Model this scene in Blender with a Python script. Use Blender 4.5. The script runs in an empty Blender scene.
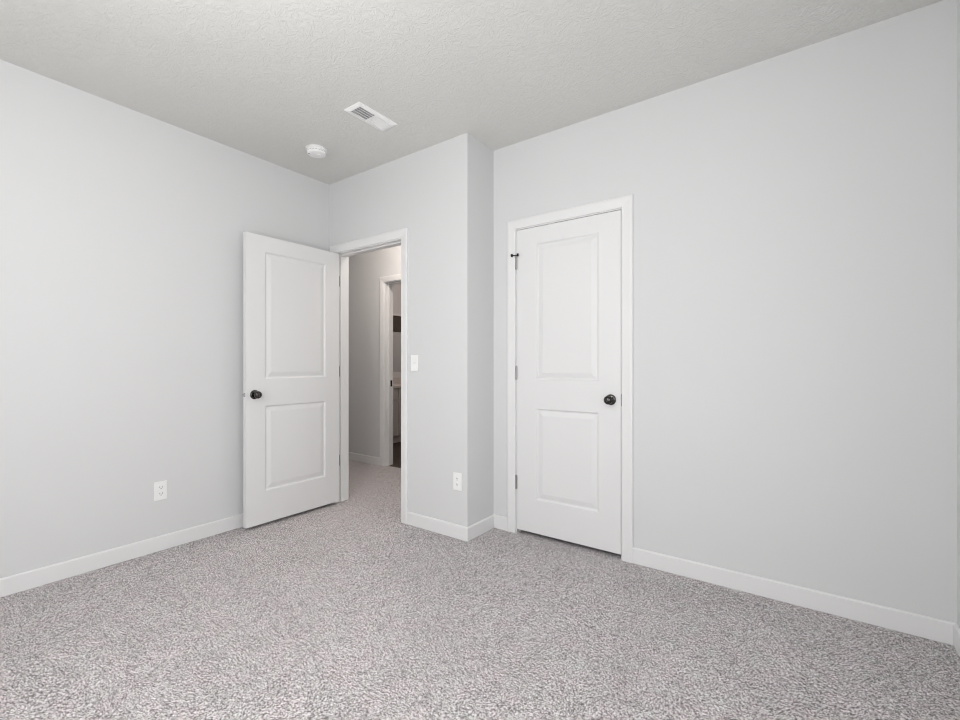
import bpy, bmesh, math
from mathutils import Vector, Matrix

# ------------------------------------------------------------------ camera, world, lights, exposure
S = bpy.context.scene
C = S.collection
EYE = 1.152
TH = math.atan(319.5/446.6)
cam_data = bpy.data.cameras.new('camera')
cam_data.sensor_width = 36.0
cam_data.lens = 446.6/960*36.0
cam_data.shift_y = 4.0/960
cam_data.clip_start = 0.02
cam = bpy.data.objects.new('camera', cam_data)
cam.location = (0, 0, EYE)
cam.rotation_euler = (math.radians(90), 0, TH)
C.objects.link(cam)
S.camera = cam
S.view_settings.view_transform = 'Standard'
S.view_settings.look = 'None'
S.view_settings.gamma = 1.0
S.view_settings.use_curve_mapping = False
S.view_settings.exposure = 0.16
S.cycles.filter_width = 1.05

world = bpy.data.worlds.new('overcast_sky')
S.world = world
world.use_nodes = True
bgn = world.node_tree.nodes['Background']
bgn.inputs[0].default_value = (0.97, 0.98, 1.0, 1)
bgn.inputs[1].default_value = 1.3

def area_light(name, loc, rot, sx, sy, power, color, portal=False, spread=180):
    l = bpy.data.lights.new(name, 'AREA')
    l.shape = 'RECTANGLE'; l.size = sx; l.size_y = sy
    l.energy = power; l.color = color
    l.spread = math.radians(spread)
    if portal: l.cycles.is_portal = True
    o = bpy.data.objects.new(name, l); C.objects.link(o)
    o.location = loc; o.rotation_euler = rot
    return o

# daylight through the bedroom window (in the wall behind the camera)
WX0, WX1, WZ0, WZ1 = -1.75, 0.30, 0.50, 2.05
BACK = -0.95
area_light('window_daylight', ((WX0+WX1)/2, BACK-0.13, (WZ0+WZ1)/2), (math.radians(90), 0, 0),
           WX1-WX0, WZ1-WZ0, 23.5, (1.0, 1.0, 1.0))
# added fill from an invented right-wall window, lifting the left wall and open door
RY0, RY1 = -0.45, 1.05
area_light('side_fill_light', (0.53+0.14, (RY0+RY1)/2, (WZ0+WZ1)/2), (math.radians(90), 0, math.radians(90)),
           RY1-RY0, WZ1-WZ0, 15.5, (1.0, 1.0, 1.0))
# added bedroom fill with no lamp known, then the hall's and bathroom's lamps
def point_light(name, loc, radius, power, color):
    l = bpy.data.lights.new(name, 'POINT'); l.shadow_soft_size = radius; l.energy = power; l.color = color
    o = bpy.data.objects.new(name, l); C.objects.link(o); o.location = loc
    return o
point_light('bedroom_fill', (-1.2, 0.15, 2.05), 0.14, 32, (1.0, 0.99, 0.98))
point_light('hall_lamp', (-3.0, 2.9, 2.5), 0.1, 20, (1.0, 0.90, 0.83))
point_light('bathroom_lamp', (-4.1, 4.7, 2.3), 0.1, 13, (1.0, 0.84, 0.76))

# ------------------------------------------------------------------ materials
def new_mat(name):
    m = bpy.data.materials.new(name); m.use_nodes = True
    nt = m.node_tree
    return m, nt, nt.nodes['Principled BSDF']

def mat_plain(name, col, rough=0.5, metal=0.0, spec=0.5, bump=0.0, scale=40.0, coat=0.0, var=0.0):
    m, nt, b = new_mat(name)
    b.inputs['Base Color'].default_value = (*col, 1)
    b.inputs['Roughness'].default_value = rough
    b.inputs['Metallic'].default_value = metal
    b.inputs['Specular IOR Level'].default_value = spec
    b.inputs['Coat Weight'].default_value = coat
    tc = nt.nodes.new('ShaderNodeTexCoord')
    n = nt.nodes.new('ShaderNodeTexNoise'); n.inputs['Scale'].default_value = scale
    n.inputs['Detail'].default_value = 3
    nt.links.new(tc.outputs['Object'], n.inputs['Vector'])
    if bump:
        bp = nt.nodes.new('ShaderNodeBump'); bp.inputs['Strength'].default_value = bump
        bp.inputs['Distance'].default_value = 0.002
        nt.links.new(n.outputs['Fac'], bp.inputs['Height'])
        nt.links.new(bp.outputs['Normal'], b.inputs['Normal'])
    if var:
        mx = nt.nodes.new('ShaderNodeMix'); mx.data_type = 'RGBA'
        mx.inputs['A'].default_value = (*[c*(1-var) for c in col], 1)
        mx.inputs['B'].default_value = (*[min(1, c*(1+var)) for c in col], 1)
        nt.links.new(n.outputs['Fac'], mx.inputs['Factor'])
        nt.links.new(mx.outputs['Result'], b.inputs['Base Color'])
    return m

WALL = (0.700, 0.704, 0.707)
M_wall = mat_plain('light_grey_wall_paint', WALL, 0.75, spec=0.25, bump=0.06, scale=90)
M_hall = M_wall
M_trim = mat_plain('white_trim_paint', (0.80, 0.80, 0.80), 0.38, spec=0.4, bump=0.02, scale=60)
M_door = mat_plain('white_door_paint', (0.78, 0.78, 0.78), 0.42, spec=0.4, bump=0.03, scale=120)
M_black = mat_plain('black_bronze_metal', (0.075, 0.072, 0.070), 0.13, metal=1.0)
M_rubber = mat_plain('black_rubber', (0.01, 0.01, 0.01), 0.6)
M_nickel = mat_plain('satin_nickel', (0.40, 0.395, 0.385), 0.35, metal=1.0)
M_plastic = mat_plain('white_plastic', (0.90, 0.90, 0.895), 0.3, spec=0.5)
M_slot = mat_plain('dark_slot', (0.05, 0.05, 0.05), 0.7)
M_grey = mat_plain('pale_grey_plastic', (0.55, 0.55, 0.55), 0.5)
M_vent = mat_plain('white_enamelled_steel', (0.93, 0.93, 0.925), 0.35)
M_duct = mat_plain('dark_duct_interior', (0.46, 0.46, 0.46), 0.9)
M_mirror = mat_plain('mirror_glass', (0.72, 0.72, 0.72), 0.03, metal=1.0)
M_counter = mat_plain('pale_stone_counter', (0.66, 0.62, 0.59), 0.3, var=0.06, scale=25)
M_cab = mat_plain('taupe_cabinet_paint', (0.52, 0.49, 0.475), 0.45)
M_brown = mat_plain('dark_brown_panel', (0.07, 0.055, 0.045), 0.5, var=0.2, scale=8)

# ceiling: knockdown texture
def mat_ceiling():
    m, nt, b = new_mat('knockdown_ceiling_paint')
    b.inputs['Base Color'].default_value = (0.725, 0.722, 0.70, 1)
    b.inputs['Roughness'].default_value = 0.85
    b.inputs['Specular IOR Level'].default_value = 0.15
    tc = nt.nodes.new('ShaderNodeTexCoord')
    wn = nt.nodes.new('ShaderNodeTexNoise'); wn.inputs['Scale'].default_value = 9
    nt.links.new(tc.outputs['Object'], wn.inputs['Vector'])
    ad = nt.nodes.new('ShaderNodeMixRGB'); ad.blend_type = 'ADD'; ad.inputs[0].default_value = 0.12
    nt.links.new(tc.outputs['Object'], ad.inputs[1]); nt.links.new(wn.outputs['Color'], ad.inputs[2])
    n = nt.nodes.new('ShaderNodeTexNoise'); n.inputs['Scale'].default_value = 42
    n.inputs['Detail'].default_value = 4; n.inputs['Roughness'].default_value = 0.62
    n.inputs['Distortion'].default_value = 0.8
    nt.links.new(ad.outputs[0], n.inputs['Vector'])
    cr = nt.nodes.new('ShaderNodeValToRGB')
    cr.color_ramp.elements[0].position = 0.40; cr.color_ramp.elements[1].position = 0.62
    nt.links.new(n.outputs['Fac'], cr.inputs[0])
    bp = nt.nodes.new('ShaderNodeBump'); bp.inputs['Strength'].default_value = 0.48
    bp.inputs['Distance'].default_value = 0.003
    nt.links.new(cr.outputs[0], bp.inputs['Height'])
    nt.links.new(bp.outputs['Normal'], b.inputs['Normal'])
    return m
M_ceil = mat_ceiling()

# carpet: speckled cut pile
def mat_carpet():
    m, nt, b = new_mat('speckled_greige_carpet')
    b.inputs['Roughness'].default_value = 1.0
    b.inputs['Specular IOR Level'].default_value = 0.05
    tc = nt.nodes.new('ShaderNodeTexCoord')
    def noise(scale, detail, rough=0.5):
        n = nt.nodes.new('ShaderNodeTexNoise'); n.inputs['Scale'].default_value = scale
        n.inputs['Detail'].default_value = detail; n.inputs['Roughness'].default_value = rough
        nt.links.new(tc.outputs['Object'], n.inputs['Vector']); return n
    vo = nt.nodes.new('ShaderNodeTexVoronoi'); vo.inputs['Scale'].default_value = 355
    nt.links.new(tc.outputs['Object'], vo.inputs['Vector'])
    sp = nt.nodes.new('ShaderNodeSeparateColor'); nt.links.new(vo.outputs['Color'], sp.inputs[0])
    n1 = noise(160, 2, 0.6)
    nb = noise(75, 2, 0.5)
    mxv = nt.nodes.new('ShaderNodeMix'); mxv.data_type = 'FLOAT'; mxv.inputs['Factor'].default_value = 0.35
    nt.links.new(sp.outputs[0], mxv.inputs['A']); nt.links.new(n1.outputs['Fac'], mxv.inputs['B'])
    r1 = nt.nodes.new('ShaderNodeValToRGB')
    e = r1.color_ramp.elements
    e[0].position = 0.22; e[0].color = (0.035, 0.028, 0.030, 1)
    e[1].position = 0.74; e[1].color = (0.97, 0.945, 0.955, 1)
    k = e.new(0.37); k.color = (0.22, 0.195, 0.198, 1)
    k = e.new(0.53); k.color = (0.59, 0.557, 0.563, 1)
    nt.links.new(mxv.outputs['Result'], r1.inputs[0])
    n2 = noise(3.0, 3)
    r2 = nt.nodes.new('ShaderNodeValToRGB')
    r2.color_ramp.elements[0].position = 0.3; r2.color_ramp.elements[0].color = (0.91, 0.91, 0.91, 1)
    r2.color_ramp.elements[1].position = 0.7; r2.color_ramp.elements[1].color = (1, 1, 1, 1)
    nt.links.new(n2.outputs['Fac'], r2.inputs[0])
    n3 = noise(9.0, 2)
    r3 = nt.nodes.new('ShaderNodeValToRGB')
    r3.color_ramp.elements[0].position = 0.4; r3.color_ramp.elements[0].color = (1.0, 0.97, 0.975, 1)
    r3.color_ramp.elements[1].position = 0.6; r3.color_ramp.elements[1].color = (0.97, 0.98, 0.97, 1)
    nt.links.new(n3.outputs['Fac'], r3.inputs[0])
    mu = nt.nodes.new('ShaderNodeMixRGB'); mu.blend_type = 'MULTIPLY'; mu.inputs[0].default_value = 1
    nt.links.new(r1.outputs[0], mu.inputs[1]); nt.links.new(r2.outputs[0], mu.inputs[2])
    mu2 = nt.nodes.new('ShaderNodeMixRGB'); mu2.blend_type = 'MULTIPLY'; mu2.inputs[0].default_value = 1
    nt.links.new(mu.outputs[0], mu2.inputs[1]); nt.links.new(r3.outputs[0], mu2.inputs[2])
    nt.links.new(mu2.outputs[0], b.inputs['Base Color'])
    bp = nt.nodes.new('ShaderNodeBump'); bp.inputs['Strength'].default_value = 0.18
    bp.inputs['Distance'].default_value = 0.006
    nt.links.new(nb.outputs['Fac'], bp.inputs['Height'])
    nt.links.new(bp.outputs['Normal'], b.inputs['Normal'])
    return m
M_carpet = mat_carpet()

def mat_vinyl():
    m, nt, b = new_mat('dark_wood_look_vinyl')
    b.inputs['Roughness'].default_value = 0.45
    tc = nt.nodes.new('ShaderNodeTexCoord')
    mp = nt.nodes.new('ShaderNodeMapping'); mp.inputs['Scale'].default_value = (2, 18, 2)
    nt.links.new(tc.outputs['Object'], mp.inputs[0])
    n = nt.nodes.new('ShaderNodeTexNoise'); n.inputs['Scale'].default_value = 2.5; n.inputs['Detail'].default_value = 6
    nt.links.new(mp.outputs[0], n.inputs['Vector'])
    r = nt.nodes.new('ShaderNodeValToRGB')
    r.color_ramp.elements[0].position = 0.35; r.color_ramp.elements[0].color = (0.02, 0.014, 0.010, 1)
    r.color_ramp.elements[1].position = 0.75; r.color_ramp.elements[1].color = (0.10, 0.072, 0.05, 1)
    nt.links.new(n.outputs['Fac'], r.inputs[0]); nt.links.new(r.outputs[0], b.inputs['Base Color'])
    return m
M_vinyl = mat_vinyl()

def mat_pane():
    m = bpy.data.materials.new('window_glass'); m.use_nodes = True
    nt = m.node_tree; nt.nodes.clear()
    o = nt.nodes.new('ShaderNodeOutputMaterial')
    t = nt.nodes.new('ShaderNodeBsdfTransparent'); g = nt.nodes.new('ShaderNodeBsdfGlossy')
    g.inputs['Roughness'].default_value = 0.02
    mx = nt.nodes.new('ShaderNodeMixShader'); mx.inputs[0].default_value = 0.05
    nt.links.new(t.outputs[0], mx.inputs[1]); nt.links.new(g.outputs[0], mx.inputs[2])
    nt.links.new(mx.outputs[0], o.inputs[0])
    return m
M_pane = mat_pane()

# ------------------------------------------------------------------ mesh helpers
def obj(name, bm, mat, parent=None, smooth=False, bevel=0.0, seg=2):
    bmesh.ops.recalc_face_normals(bm, faces=bm.faces)
    me = bpy.data.meshes.new(name); bm.to_mesh(me); bm.free()
    me.materials.append(mat)
    o = bpy.data.objects.new(name, me); C.objects.link(o)
    if parent: o.parent = parent
    if smooth:
        for p in me.polygons: p.use_smooth = True
        me.set_sharp_from_angle(angle=math.radians(35))
    if bevel:
        b = o.modifiers.new('bevel', 'BEVEL'); b.width = bevel; b.segments = seg; b.limit_method = 'ANGLE'
    return o

def tag(o, label=None, cat=None, group=None, kind=None):
    if label: o['label'] = label
    if cat: o['category'] = cat
    if group: o['group'] = group
    if kind: o['kind'] = kind
    return o

def empty(name, loc, label, cat, group=None, kind=None):
    o = bpy.data.objects.new(name, None); o.empty_display_size = 0.05
    C.objects.link(o); o.location = loc
    return tag(o, label, cat, group, kind)

def box(bm, x0, x1, y0, y1, z0, z1):
    v = [bm.verts.new(p) for p in ((x0,y0,z0),(x1,y0,z0),(x1,y1,z0),(x0,y1,z0),(x0,y0,z1),(x1,y0,z1),(x1,y1,z1),(x0,y1,z1))]
    for f in ((0,3,2,1),(4,5,6,7),(0,1,5,4),(1,2,6,5),(2,3,7,6),(3,0,4,7)):
        bm.faces.new([v[i] for i in f])

def prism(bm, pts, z0, z1):
    a = [bm.verts.new((x, y, z0)) for x, y in pts]; b = [bm.verts.new((x, y, z1)) for x, y in pts]
    bm.faces.new(a); bm.faces.new(list(reversed(b)))
    n = len(pts)
    for i in range(n): bm.faces.new((a[i], b[i], b[(i+1) % n], a[(i+1) % n]))

def lathe(bm, prof, origin, axis, seg=32, up=None):
    """prof: list of (radius, distance along axis)."""
    ax = Vector(axis).normalized(); o = Vector(origin)
    t = Vector((0, 0, 1)) if abs(ax.z) < 0.9 else Vector((1, 0, 0))
    u = ax.cross(t).normalized(); w = ax.cross(u)
    rings = []
    for r, d in prof:
        if r < 1e-6: rings.append([bm.verts.new(o + ax*d)])
        else: rings.append([bm.verts.new(o + ax*d + (u*math.cos(2*math.pi*i/seg) + w*math.sin(2*math.pi*i/seg))*r) for i in range(seg)])
    for a, b in zip(rings, rings[1:]):
        if len(a) == 1 and len(b) == 1: continue
        for i in range(seg):
            j = (i+1) % seg
            if len(a) == 1: bm.faces.new((a[0], b[j], b[i]))
            elif len(b) == 1: bm.faces.new((a[i], a[j], b[0]))
            else: bm.faces.new((a[i], a[j], b[j], b[i]))
    for rg in (rings[0], rings[-1]):
        if len(rg) > 1: bm.faces.new(rg)

def part_box(name, mat, parent, *b, bevel=0.0):
    bm = bmesh.new(); box(bm, *b); return obj(name, bm, mat, parent, bevel=bevel)

# ------------------------------------------------------------------ room dimensions
H = 2.66
XL, XR = -3.217, 0.5245            # left and right wall faces
YA, YB = 2.318, 2.625            # doorway wall face, closet wall face
XC = -1.760                      # outside corner / short return wall
T = 0.123
YH = 3.46                        # hall's far wall face
CR = 0.002

def structure(name, bm, mat, label, cat, **k):
    return tag(obj(name, bm, mat, **k), label, cat, kind='structure')

# floors and ceiling
bm = bmesh.new(); box(bm, -6.2, 0.7, -1.1, 3.505, -0.12, 0.0)
structure('floor', bm, M_carpet, 'speckled light greige cut-pile carpet across the room and hall', 'floor')
bm = bmesh.new(); box(bm, -6.2, -2.2, 3.505, 6.2, -0.12, -0.004)
structure('floor_bathroom', bm, M_vinyl, 'dark wood-look floor seen through the far bathroom doorway', 'floor')
bm = bmesh.new(); box(bm, -6.2, 0.7, -1.1, 6.2, H, H+0.12)
structure('ceiling', bm, M_ceil, 'light grey knockdown-textured ceiling over the room', 'ceiling')

# walls
bm = bmesh.new(); box(bm, XL-T, XL, BACK, YA, 0, H)
structure('wall_left', bm, M_wall, 'long pale grey wall on the left behind the open door', 'wall')
D1L, D1R = -3.126, -2.364        # jamb faces of the open doorway
JT = 0.019; HD = 2.065
bm = bmesh.new()
box(bm, -6.1, D1L-JT, YA, YA+T, 0, H)
box(bm, D1L-JT, D1R+JT, YA, YA+T, HD+JT, H)
prism(bm, [(D1R+JT, YA), (XC-CR*2, YA), (XC-CR*.6, YA+CR*.6), (XC, YA+CR*2), (XC-T, YA+T), (D1R+JT, YA+T)], 0, H)
structure('wall_entry', bm, M_wall, 'pale grey wall pierced by the open doorway', 'wall')
bm = bmesh.new()
prism(bm, [(XC, YA+CR*2), (XC, YH), (XC-T, YH), (XC-T, YA+T)], 0, H)
structure('wall_return', bm, M_wall, 'narrow shaded grey wall jogging back to the closet wall', 'wall')
D2L, D2R = -1.571, -0.854        # closet jamb faces
bm = bmesh.new()
box(bm, XC, D2L-JT, YB, YB+T, 0, H)
box(bm, D2L-JT, D2R+JT, YB, YB+T, HD+JT, H)
box(bm, D2R+JT, XR, YB, YB+T, 0, H)
structure('wall_closet', bm, M_wall, 'wide pale grey wall on the right around the closed door', 'wall')
bm = bmesh.new()
box(bm, XR, XR+T, BACK, RY0, 0, H); box(bm, XR, XR+T, RY1, YB+T, 0, H)
box(bm, XR, XR+T, RY0, RY1, 0, WZ0); box(bm, XR, XR+T, RY0, RY1, WZ1, H)
structure('wall_right', bm, M_wall, 'sliver of grey wall at the right edge of the picture', 'wall')
bm = bmesh.new()
box(bm, XL-T, WX0, BACK-T, BACK, 0, H); box(bm, WX1, XR+T, BACK-T, BACK, 0, H)
box(bm, WX0, WX1, BACK-T, BACK, 0, WZ0); box(bm, WX0, WX1, BACK-T, BACK, WZ1, H)
structure('wall_back', bm, M_wall, 'grey wall with the window behind the viewpoint', 'wall')
D3L, D3R = -3.792, -3.045        # bathroom doorway jamb faces
bm = bmesh.new()
box(bm, -6.1, D3L-JT, YH, YH+T, 0, H); box(bm, D3L-JT, D3R+JT, YH, YH+T, HD+JT, H)
box(bm, D3R+JT, XR+T, YH, YH+T, 0, H)
structure('wall_hall', bm, M_hall, 'dim grey hall wall seen through the open doorway', 'wall')
bm = bmesh.new(); box(bm, -6.2, -6.1, YA, YH+T, 0, H)
structure('wall_hall_end', bm, M_hall, 'end wall of the hall beyond the doorway', 'wall')
bm = bmesh.new(); box(bm, XR+T-.1, XR+T, YB+T, YH, 0, H)
structure('wall_closet_side', bm, M_wall, 'side wall inside the closed closet', 'wall')
BX = -5.3
bm = bmesh.new(); box(bm, BX-.1, BX, YH+T, 6.1, 0, H)
structure('wall_bathroom_left', bm, M_hall, 'warm lit bathroom wall behind the vanity', 'wall')
bm = bmesh.new(); box(bm, BX-.1, -2.3, 6.0, 6.1, 0, H)
structure('wall_bathroom_far', bm, M_hall, 'far wall of the bathroom', 'wall')
bm = bmesh.new(); box(bm, -2.4, -2.3, YH+T, 6.0, 0, H)
structure('wall_bathroom_right', bm, M_hall, 'right wall of the bathroom', 'wall')

# window behind the camera
bm = bmesh.new()
fw = 0.045
for (a, b_, c, d) in ((WX0, WX1, WZ0, WZ0+fw), (WX0, WX1, WZ1-fw, WZ1), (WX0, WX0+fw, WZ0+fw, WZ1-fw), (WX1-fw, WX1, WZ0+fw, WZ1-fw), ((WX0+WX1)/2-.02, (WX0+WX1)/2+.02, WZ0+fw, WZ1-fw)):
    box(bm, a, b_, BACK-0.09, BACK-0.04, c, d)
win = structure('window_1', bm, M_trim, 'white framed window in the wall behind the viewpoint', 'window')
part_box('window_pane', M_pane, win, WX0+fw, WX1-fw, BACK-0.068, BACK-0.064, WZ0+fw, WZ1-fw)

bm = bmesh.new()  # unseen window added in the right wall for the side fill light
for (a, b_, c, d) in ((RY0, RY1, WZ0, WZ0+fw), (RY0, RY1, WZ1-fw, WZ1), (RY0, RY0+fw, WZ0+fw, WZ1-fw), (RY1-fw, RY1, WZ0+fw, WZ1-fw), ((RY0+RY1)/2-.02, (RY0+RY1)/2+.02, WZ0+fw, WZ1-fw)):
    box(bm, XR+.04, XR+.09, a, b_, c, d)
win2 = structure('added_side_window', bm, M_trim, 'unseen white framed window added in the right wall for fill light', 'window')
part_box('window_pane', M_pane, win2, XR+.064, XR+.068, RY0+fw, RY1-fw, WZ0+fw, WZ1-fw)

# baseboards
def baseboard(name, b0, b1, f0, f1, label, parent=None):
    bm = bmesh.new(); z = 0.091; ch = 0.006
    def ring(b, f):
        m = (b[0]+(f[0]-b[0])*0.45, b[1]+(f[1]-b[1])*0.45)
        return [bm.verts.new(p) for p in ((*b, 0), (*f, 0), (*f, z-ch), (*m, z), (*b, z))]
    a, c = ring(b0, f0), ring(b1, f1)
    for i in range(5): bm.faces.new((a[i], a[(i+1) % 5], c[(i+1) % 5], c[i]))
    bm.faces.new(a); bm.faces.new(list(reversed(c)))
    return structure(name, bm, M_trim, label, 'baseboard', bevel=0.0015)
bt = 0.013
baseboard('baseboard_left', (XL, BACK), (XL, YA), (XL+bt, BACK+bt), (XL+bt, YA-bt), 'white baseboard along the long left wall')
CW = 0.063
c1r = D1R+0.006+CW
baseboard('baseboard_entry', (c1r, YA), (XC, YA), (c1r, YA-bt), (XC+bt, YA-bt), 'short white baseboard between the open doorway and the corner')
baseboard('baseboard_return', (XC, YA), (XC, YB), (XC+bt, YA-bt), (XC+bt, YB-bt), 'white baseboard on the narrow jogging wall')
c2l, c2r = D2L-0.006-CW, D2R+0.006+CW
baseboard('baseboard_closet_left', (XC, YB), (c2l, YB), (XC+bt, YB-bt), (c2l, YB-bt), 'stub of white baseboard left of the closed door')
baseboard('baseboard_closet', (c2r, YB), (XR, YB), (c2r, YB-bt), (XR-bt, YB-bt), 'long white baseboard right of the closed door')
baseboard('baseboard_right', (XR, BACK), (XR, YB), (XR-bt, BACK+bt), (XR-bt, YB-bt), 'end of white baseboard at the right picture edge')
baseboard('baseboard_back', (XL, BACK), (XR, BACK), (XL+bt, BACK+bt), (XR-bt, BACK+bt), 'white baseboard under the window behind the viewpoint')
c3l = D3L-0.006-CW
baseboard('baseboard_hall', (-6.1, YH), (c3l, YH), (-6.1, YH-bt), (c3l, YH-bt), 'white baseboard on the hall wall beyond the doorway')

# door casings with jambs
CAS = ((0, 0), (0, .009), (.004, .011), (.012, .0115), (.046, .0155), (.054, .0155), (CW, .012), (CW, 0))
def casing(bm, xl, xr, zt, y, s):
    """xl..xr, zt: the inner edge of the casing; s = -1 for the side towards the camera."""
    def at(w, d):
        return [(xl-w, y+s*d, 0), (xl-w, y+s*d, zt+w), (xr+w, y+s*d, zt+w), (xr+w, y+s*d, 0)]
    rows = [[bm.verts.new(p) for p in at(w, d)] for w, d in CAS]
    n = len(rows)
    for k in range(n):
        a, b = rows[k], rows[(k+1) % n]
        for i in range(3): bm.faces.new((a[i], a[i+1], b[i+1], b[i]))
    bm.faces.new([r[0] for r in rows]); bm.faces.new([r[3] for r in reversed(rows)])

def doorway(name, xl, xr, y, stop0, stop1, label, stop_back=True):
    bm = bmesh.new(); r = 0.006
    casing(bm, xl-r, xr+r, HD+r, y, -1)
    casing(bm, xl-r, xr+r, HD+r, y+T, 1)
    t = structure(name, bm, M_trim, label, 'door casing')
    bm = bmesh.new()
    box(bm, xl-JT, xl, y, y+T, 0, HD); box(bm, xr, xr+JT, y, y+T, 0, HD); box(bm, xl-JT, xr+JT, y, y+T, HD, HD+JT)
    obj('jamb', bm, M_trim, t)
    bm = bmesh.new(); d = 0.011
    box(bm, xl, xl+d, stop0, stop1, 0, HD-d); box(bm, xr-d, xr, stop0, stop1, 0, HD-d); box(bm, xl, xr, stop0, stop1, HD-d, HD)
    obj('stop_moulding', bm, M_trim, t, bevel=0.002)
    return t
t1 = doorway('trim_1', D1L, D1R, YA, YA+.038, YA+.070, 'white casing framing the open doorway to the hall')
t2 = doorway('trim_2', D2L, D2R, YB, YB+.038, YB+.070, 'white casing framing the closed door on the right')
t3 = doorway('trim_3', D3L, D3R, YH, YH+.045, YH+.077, 'white casing of the far bathroom doorway across the hall')
p = part_box('strike_plate', M_black, t1, D1R-.0012, D1R+.001, YA+.004, YA+.030, 0.905, 0.975); p['label'] = 'black strike plate'
p = part_box('strike_plate', M_black, t2, D2R-.0012, D2R+.001, YB-.001, YB+.028, 0.905, 0.975); p['label'] = 'black strike plate'
p = part_box('strike_plate', M_black, t3, D3L-.001, D3L+.0015, YH+.083, YH+.113, 0.895, 0.965); p['label'] = 'black strike plate'

# ------------------------------------------------------------------ doors
DH0, DH1, DT = 0.028, 2.061, 0.035
def door_leaf(w, st0, st1, DH0=0.028):
    """Leaf in local space: x 0..w from the hinge edge, y 0..DT, z world."""
    bm = bmesh.new()
    xs = [0, st0, w-st1, w]
    zs = [DH0, 0.250, 0.857, 1.047, 1.952, DH1]
    def face_side(y, s):
        # s=+1: recess goes towards +y
        V = [[bm.verts.new((x, y, z)) for z in zs] for x in xs]
        for i in range(3):
            for j in range(5):
                if i == 1 and j in (1, 3): continue
                bm.faces.new((V[i][j], V[i+1][j], V[i+1][j+1], V[i][j+1]))
        for j in (1, 3):
            loop = [V[1][j], V[2][j], V[2][j+1], V[1][j+1]]
            x0, x1, z0, z1 = xs[1], xs[2], zs[j], zs[j+1]
            for ins, dep in ((.003, .0015), (.010, .0085), (.016, .0095), (.020, .0085), (.044, .0020), (.048, .0012)):
                nl = [bm.verts.new(p) for p in ((x0+ins, y+s*dep, z0+ins), (x1-ins, y+s*dep, z0+ins), (x1-ins, y+s*dep, z1-ins), (x0+ins, y+s*dep, z1-ins))]
                for k in range(4): bm.faces.new((loop[k], loop[(k+1) % 4], nl[(k+1) % 4], nl[k]))
                loop = nl
            bm.faces.new(loop)
        return V
    A = face_side(0, 1); B = face_side(DT, -1)
    for j in range(5):
        bm.faces.new((A[0][j], A[0][j+1], B[0][j+1], B[0][j])); bm.faces.new((A[3][j], A[3][j+1], B[3][j+1], B[3][j]))
    for i in range(3):
        bm.faces.new((A[i][0], A[i+1][0], B[i+1][0], B[i][0])); bm.faces.new((A[i][5], A[i+1][5], B[i+1][5], B[i][5]))
    return bm

def knob(parent, x, y, z, s):
    """Round knob on the leaf face at y; s = direction it sticks out."""
    bm = bmesh.new()
    lathe(bm, [(.0, 0), (.032, 0), (.0325, .002), (.031, .006), (.026, .009), (.014, .0105), (.0, .0105)], (x, y, z), (0, s, 0), 40)
    ro = obj('rosette', bm, M_black, parent, smooth=True)
    bm = bmesh.new()
    prof = [(0, .009), (.0115, .009), (.0105, .016), (.0115, .024)]
    for i in range(1, 15):
        a = -1.05 + (math.pi/2+1.05)*i/14
        prof.append((max(0.0262*math.cos(a), 0), .046 + .0195*math.sin(a)))
    prof[-1] = (0, prof[-1][1])
    lathe(bm, prof, (x, y, z), (0, s, 0), 40)
    return obj('knob', bm, M_black, parent, smooth=True)

HZ = (1.843, 1.092, 0.348)
def hinges(parent, px, py, open_door):
    out = []
    for z in HZ:
        bm = bmesh.new()
        r = .0065; seg = 0.0178
        for k in range(5):
            z0 = z-.0445+k*seg
            lathe(bm, [(0, 0), (r*.9, 0), (r, .0008), (r, seg-.0014), (r*.9, seg-.0006), (0, seg-.0006)], (px, py, z0), (0, 0, 1), 16)
        lathe(bm, [(0, 0), (.0042, 0), (.0052, .002), (.004, .004), (0, .0045)], (px, py, z+.0445), (0, 0, 1), 16)
        lathe(bm, [(0, 0), (.0042, 0), (.0045, -.002), (0, -.004)], (px, py, z-.0445), (0, 0, 1), 16)
        if open_door:   # leaf plates: one on the door's edge, one on the jamb
            box(bm, .002, .034, .0, .0016, z-.0445, z+.0445)
        else:
            box(bm, px, px+.006, py+.001, py+.004, z-.0445, z+.0445)
        h = obj('hinge', bm, M_nickel, parent, smooth=True); h['label'] = 'satin nickel butt hinge'
        out.append(h)
    return out

# closed closet door: leaf local x = world +x, hinge at left, face towards -y
w2 = D2R-D2L-.006
bm = door_leaf(w2, .148, .135)
d2 = tag(obj('door_2', bm, M_door), 'closed white two-panel closet door with black knob', 'door', kind='structure')
d2.location = (D2L+.003, YB, 0)
kb = knob(d2, w2-.060, 0, .939, -1); kb['label'] = 'round black door knob'
knob(d2, w2-.060, DT, .939, 1)['label'] = 'round black door knob on the closet side'
hs = hinges(d2, -.0015, -.0058, False)
# hinge-pin door stop on the top hinge
bm = bmesh.new()
zt = HZ[0]+.0485
lathe(bm, [(0, 0), (.0085, 0), (.0085, .004), (0, .004)], (-.0015, -.0058, zt-.002), (0, 0, 1), 20)
lathe(bm, [(.0, 0), (.0034, 0), (.0034, .026), (0, .026)], (-.0015, -.0058, zt), (-1, -.75, 0), 12)
lathe(bm, [(.0, 0), (.0034, 0), (.0034, .018), (0, .018)], (-.0015, -.0058, zt), (1, -.85, 0), 12)
lathe(bm, [(.0, 0), (.009, 0), (.010, .003), (.010, .010), (0, .011)], (-.022, -.0215, zt), (-1, -.15, 0), 20)
lathe(bm, [(.0, 0), (.009, 0), (.010, .003), (.010, .010), (0, .011)], (.010, -.017, zt), (.8, .3, 0), 20)
ds = obj('door_stop', bm, M_rubber, hs[0], smooth=True); ds['label'] = 'black hinge-pin door stop'

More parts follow.
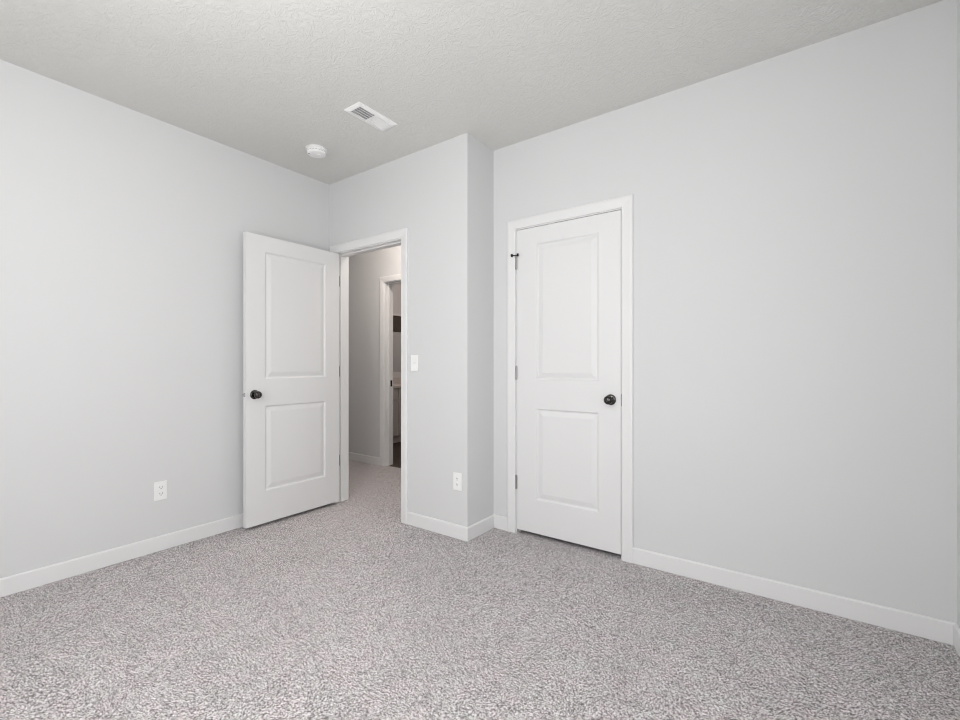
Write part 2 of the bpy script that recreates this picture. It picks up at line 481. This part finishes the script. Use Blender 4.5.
# open door: swung 90 degrees into the room, hinge edge at the doorway's left jamb
w1 = 0.762
bm = door_leaf(w1, .128, .134, .023)
d1 = tag(obj('door_1', bm, M_door), 'open white two-panel door standing along the left wall', 'door', kind='structure')
d1.location = (D1L+.003, YA+.001, 0)
d1.rotation_euler = (0, 0, math.radians(-90))       # local +x -> world -y, local +y -> world +x
knob(d1, w1-.060, DT, .939, 1)['label'] = 'round black door knob'
knob(d1, w1-.060, 0, .939, -1)['label'] = 'round black door knob facing the left wall'
hinges(d1, -.006, -.004, False)
bm = bmesh.new(); box(bm, w1-.001, w1+.0012, .007, .028, .926, .952)
lp = obj('latch_plate', bm, M_nickel, d1); lp['label'] = 'satin nickel latch plate'
bm = bmesh.new()
prism(bm, [(w1, .010), (w1+.0115, .0105), (w1+.0115, .014), (w1+.002, .0245), (w1, .0245)], .931, .947)
obj('latch_bolt', bm, M_nickel, lp, bevel=.001)
for z in HZ:  # fixed hinge plates on the left jamb
    h = part_box('hinge_plate', M_nickel, t1, D1L-.0005, D1L+.0014, YA+.004, YA+.036, z-.0445, z+.0445); h['label'] = 'satin nickel hinge plate on the jamb'

# ------------------------------------------------------------------ ceiling things
# smoke detector
sx, sy = -2.757, 1.882
sd = empty('smoke_detector', (sx, sy, H), 'round white smoke detector on the ceiling near the corner', 'smoke detector')
bm = bmesh.new()
lathe(bm, [(0, 0), (.070, 0), (.072, -.002), (.072, -.010), (.070, -.012), (0, -.012)], (0, 0, 0), (0, 0, 1), 56)
obj('base_plate', bm, M_plastic, sd, smooth=True)
bm = bmesh.new()
lathe(bm, [(0, -.012), (.063, -.012), (.064, -.016), (.0635, -.030), (.060, -.037), (.050, -.0415), (.030, -.043), (.0, -.0435)], (0, 0, 0), (0, 0, 1), 56)
hb = obj('housing', bm, M_plastic, sd, smooth=True)
bm = bmesh.new()
for k in range(20):
    a = 2*math.pi*k/20
    q = bmesh.new(); box(q, .0625, .0648, -.0065, .0065, -.027, -.0235)
    me = bpy.data.meshes.new('x'); q.to_mesh(me); q.free(); me.transform(Matrix.Rotation(a, 4, 'Z')); bm.from_mesh(me); bpy.data.meshes.remove(me)
sl = obj('sensor_slots', bm, M_grey, hb); sl['label'] = 'ring of grey sensor slots'
bm = bmesh.new()
lathe(bm, [(0, -.0425), (.018, -.0425), (.019, -.044), (.018, -.0465), (0, -.047)], (.012, .012, 0), (0, 0, 1), 32)
obj('test_button', bm, M_plastic, sd, smooth=True)
bm = bmesh.new()
lathe(bm, [(0, -.040), (.0035, -.040), (.0035, -.0435), (0, -.044)], (-.020, -.046, 0), (0, 0, 1), 16)
il = obj('indicator_light', bm, M_slot, sd, smooth=True); il['label'] = 'small dark indicator light'

# ceiling register, long side along y
vx, vy, vw, vl = -2.128, 1.834, .143, .300
av = empty('air_vent', (vx, vy, H), 'white rectangular louvered air register in the ceiling', 'air vent')
bm = bmesh.new()
ow, ol, iw, il_ = vw/2, vl/2, .044, .122
def ringpts(w, l, z): return [bm.verts.new(p) for p in ((-w, -l, z), (w, -l, z), (w, l, z), (-w, l, z))]
rr = [ringpts(ow, ol, 0), ringpts(ow-.001, ol-.001, -.003), ringpts(iw+.008, il_+.008, -.008), ringpts(iw, il_, -.008), ringpts(iw, il_, -.0005)]
for a, b in zip(rr, rr[1:]):
    for k in range(4): bm.faces.new((a[k], a[(k+1) % 4], b[(k+1) % 4], b[k]))
bm.faces.new(rr[0])
obj('frame', bm, M_vent, av)
dk = part_box('duct_opening', M_duct, av, -iw, iw, -il_, il_, -.0015, -.0008); dk['label'] = 'dark duct behind the louvers'
part_box('centre_bar', M_vent, av, -iw, iw, -.006, .006, -.0085, -.0016)
for half in (-1, 1):
    bm = bmesh.new()
    for k in range(9):
        y = half*(.0125 + .0128*k)
        # blade along x, tilted away from the centre bar
        t, hgt = .0012, .0075
        sft = -half*(.0075 if half < 0 else .0048)
        pts = [(y-t/2, -.0082), (y+t/2, -.0082), (y+t/2+sft, -.0018), (y-t/2+sft, -.0018)]
        a = [bm.verts.new((-iw, py, pz)) for py, pz in pts]; b = [bm.verts.new((iw, py, pz)) for py, pz in pts]
        bm.faces.new(a); bm.faces.new(list(reversed(b)))
        for i in range(4): bm.faces.new((a[i], b[i], b[(i+1) % 4], a[(i+1) % 4]))
    for xx in (-.0225, 0, .0225):
        box(bm, xx-.001, xx+.001, min(half*.006, half*il_), max(half*.006, half*il_), -.0050, -.0020)
    obj('louver_bank', bm, M_vent, av)
# ------------------------------------------------------------------ wall plates
def plate_bm():
    bm = bmesh.new(); box(bm, -.035, .035, -.0055, 0, -.0575, .0575); return bm
def screw(parent, z):
    bm = bmesh.new(); lathe(bm, [(0, 0), (.0035, 0), (.003, .001), (0, .0012)], (0, -.0055, z), (0, -1, 0), 16)
    return obj('screw', bm, M_plastic, parent, smooth=True)
def outlet(name, loc, rz, label):
    e = empty(name, loc, label, 'outlet', 'wall outlets'); e.rotation_euler = (0, 0, rz)
    obj('cover_plate', plate_bm(), M_plastic, e, bevel=.002)
    screw(e, 0)
    for s in (1, -1):
        bm = bmesh.new()
        pts = [(-.0165, -.009), (-.010, -.0142), (.010, -.0142), (.0165, -.009), (.0165, .009), (.010, .0142), (-.010, .0142), (-.0165, .009)]
        zc = s*.0195
        a = [bm.verts.new((x, -.0078, zc+z)) for x, z in pts]; b = [bm.verts.new((x, -.0050, zc+z)) for x, z in pts]
        bm.faces.new(a); bm.faces.new(list(reversed(b)))
        for i in range(8): bm.faces.new((a[i], a[(i+1) % 8], b[(i+1) % 8], b[i]))
        r = obj('socket', bm, M_plastic, e)
        bm = bmesh.new()
        for x in (-.0065, .0065): box(bm, x-.0013, x+.0013, -.0081, -.0077, zc-.001, zc+.0075)
        lathe(bm, [(0, 0), (.0028, 0), (.0028, .0004), (0, .0004)], (0, -.0077, zc-.0072), (0, -1, 0), 14)
        sl = obj('socket_slots', bm, M_slot, r); sl['label'] = 'dark slots of the socket'
    return e
outlet('power_outlet', (-1.839, YA, .374), 0, 'white outlet low on the wall between the doorway and the corner')
outlet('power_outlet', (XL, 1.098, .369), math.radians(90), 'white outlet low on the long left wall')

ls = empty('light_switch', (-2.228, YA, 1.159), 'white toggle light switch right of the open doorway', 'light switch')
obj('cover_plate', plate_bm(), M_plastic, ls, bevel=.002)
screw(ls, .030); screw(ls, -.030)
bm = bmesh.new()
box(bm, -.0052, .0052, -.0065, -.005, -.012, .012)
a = [bm.verts.new(p) for p in ((-.0045, -.006, -.004), (.0045, -.006, -.004), (.0045, -.006, .006), (-.0045, -.006, .006))]
b = [bm.verts.new(p) for p in ((-.0035, -.0165, .006), (.0035, -.0165, .006), (.0035, -.0155, .011), (-.0035, -.0155, .011))]
bm.faces.new(a); bm.faces.new(b)
for i in range(4): bm.faces.new((a[i], a[(i+1) % 4], b[(i+1) % 4], b[i]))
obj('toggle', bm, M_plastic, ls, bevel=.0006)

# ------------------------------------------------------------------ bathroom beyond the hall
VF = -4.75; VY0, VY1 = 4.10, 5.60      # vanity front plane and extent
vc = empty('vanity_cabinet', ((BX+VF)/2, (VY0+VY1)/2, 0), 'grey-taupe bathroom vanity cabinet glimpsed through the far doorway', 'cabinet')
vo = vc.location
def vb(name, mat, x0, x1, y0, y1, z0, z1, parent=None, bevel=0.0):
    return part_box(name, mat, parent or vc, x0-vo.x, x1-vo.x, y0-vo.y, y1-vo.y, z0, z1, bevel=bevel)
vb('body', M_cab, BX+.002, VF-.02, VY0, VY1, .10, .805)
vb('toe_kick', M_cab, BX+.002, VF-.05, VY0, VY1, 0, .10)
n = 3; ww = (VY1-VY0)/n
for i in range(n):
    y0 = VY0+i*ww+.006; y1 = VY0+(i+1)*ww-.006
    vb('drawer_front', M_cab, VF-.02, VF, y0, y1, .640, .795, bevel=.002)
    d = vb('cabinet_door', M_cab, VF-.02, VF, y0, y1, .115, .620, bevel=.002)
    hd = vb('door_handle', M_black, VF+.014, VF+.022, y0+.035, y0+.043, .44, .57, parent=d, bevel=.002); hd['label'] = 'black bar pull'
ct = tag(part_box('vanity_countertop', M_counter, None, BX+.002, VF+.02, VY0-.01, VY1+.01, .807, .837, bevel=.003), 'pale stone bathroom countertop on the vanity cabinet', 'countertop')
part_box('backsplash', M_counter, ct, BX+.002, BX+.02, VY0-.01, VY1+.01, .837, .937, bevel=.002)
wm = empty('wall_mirror', (BX, (VY0+VY1)/2, 1.47), 'frameless mirror above the bathroom vanity', 'mirror')
part_box('mirror_glass', M_mirror, wm, .001, .006, -.70, .70, -.44, .195)
vl_ = empty('mirror_top_band', (BX, (VY0+VY1)/2, 1.80), 'dark horizontal band along the top of the bathroom mirror', 'light fixture')  # dark bar with a pale rail, added to form the band atop the mirror
part_box('band_panel', M_brown, vl_, .001, .030, -.62, .62, -.125, .125, bevel=.006)
part_box('top_rail', M_trim, vl_, .001, .045, -.64, .64, .126, .150, bevel=.004)
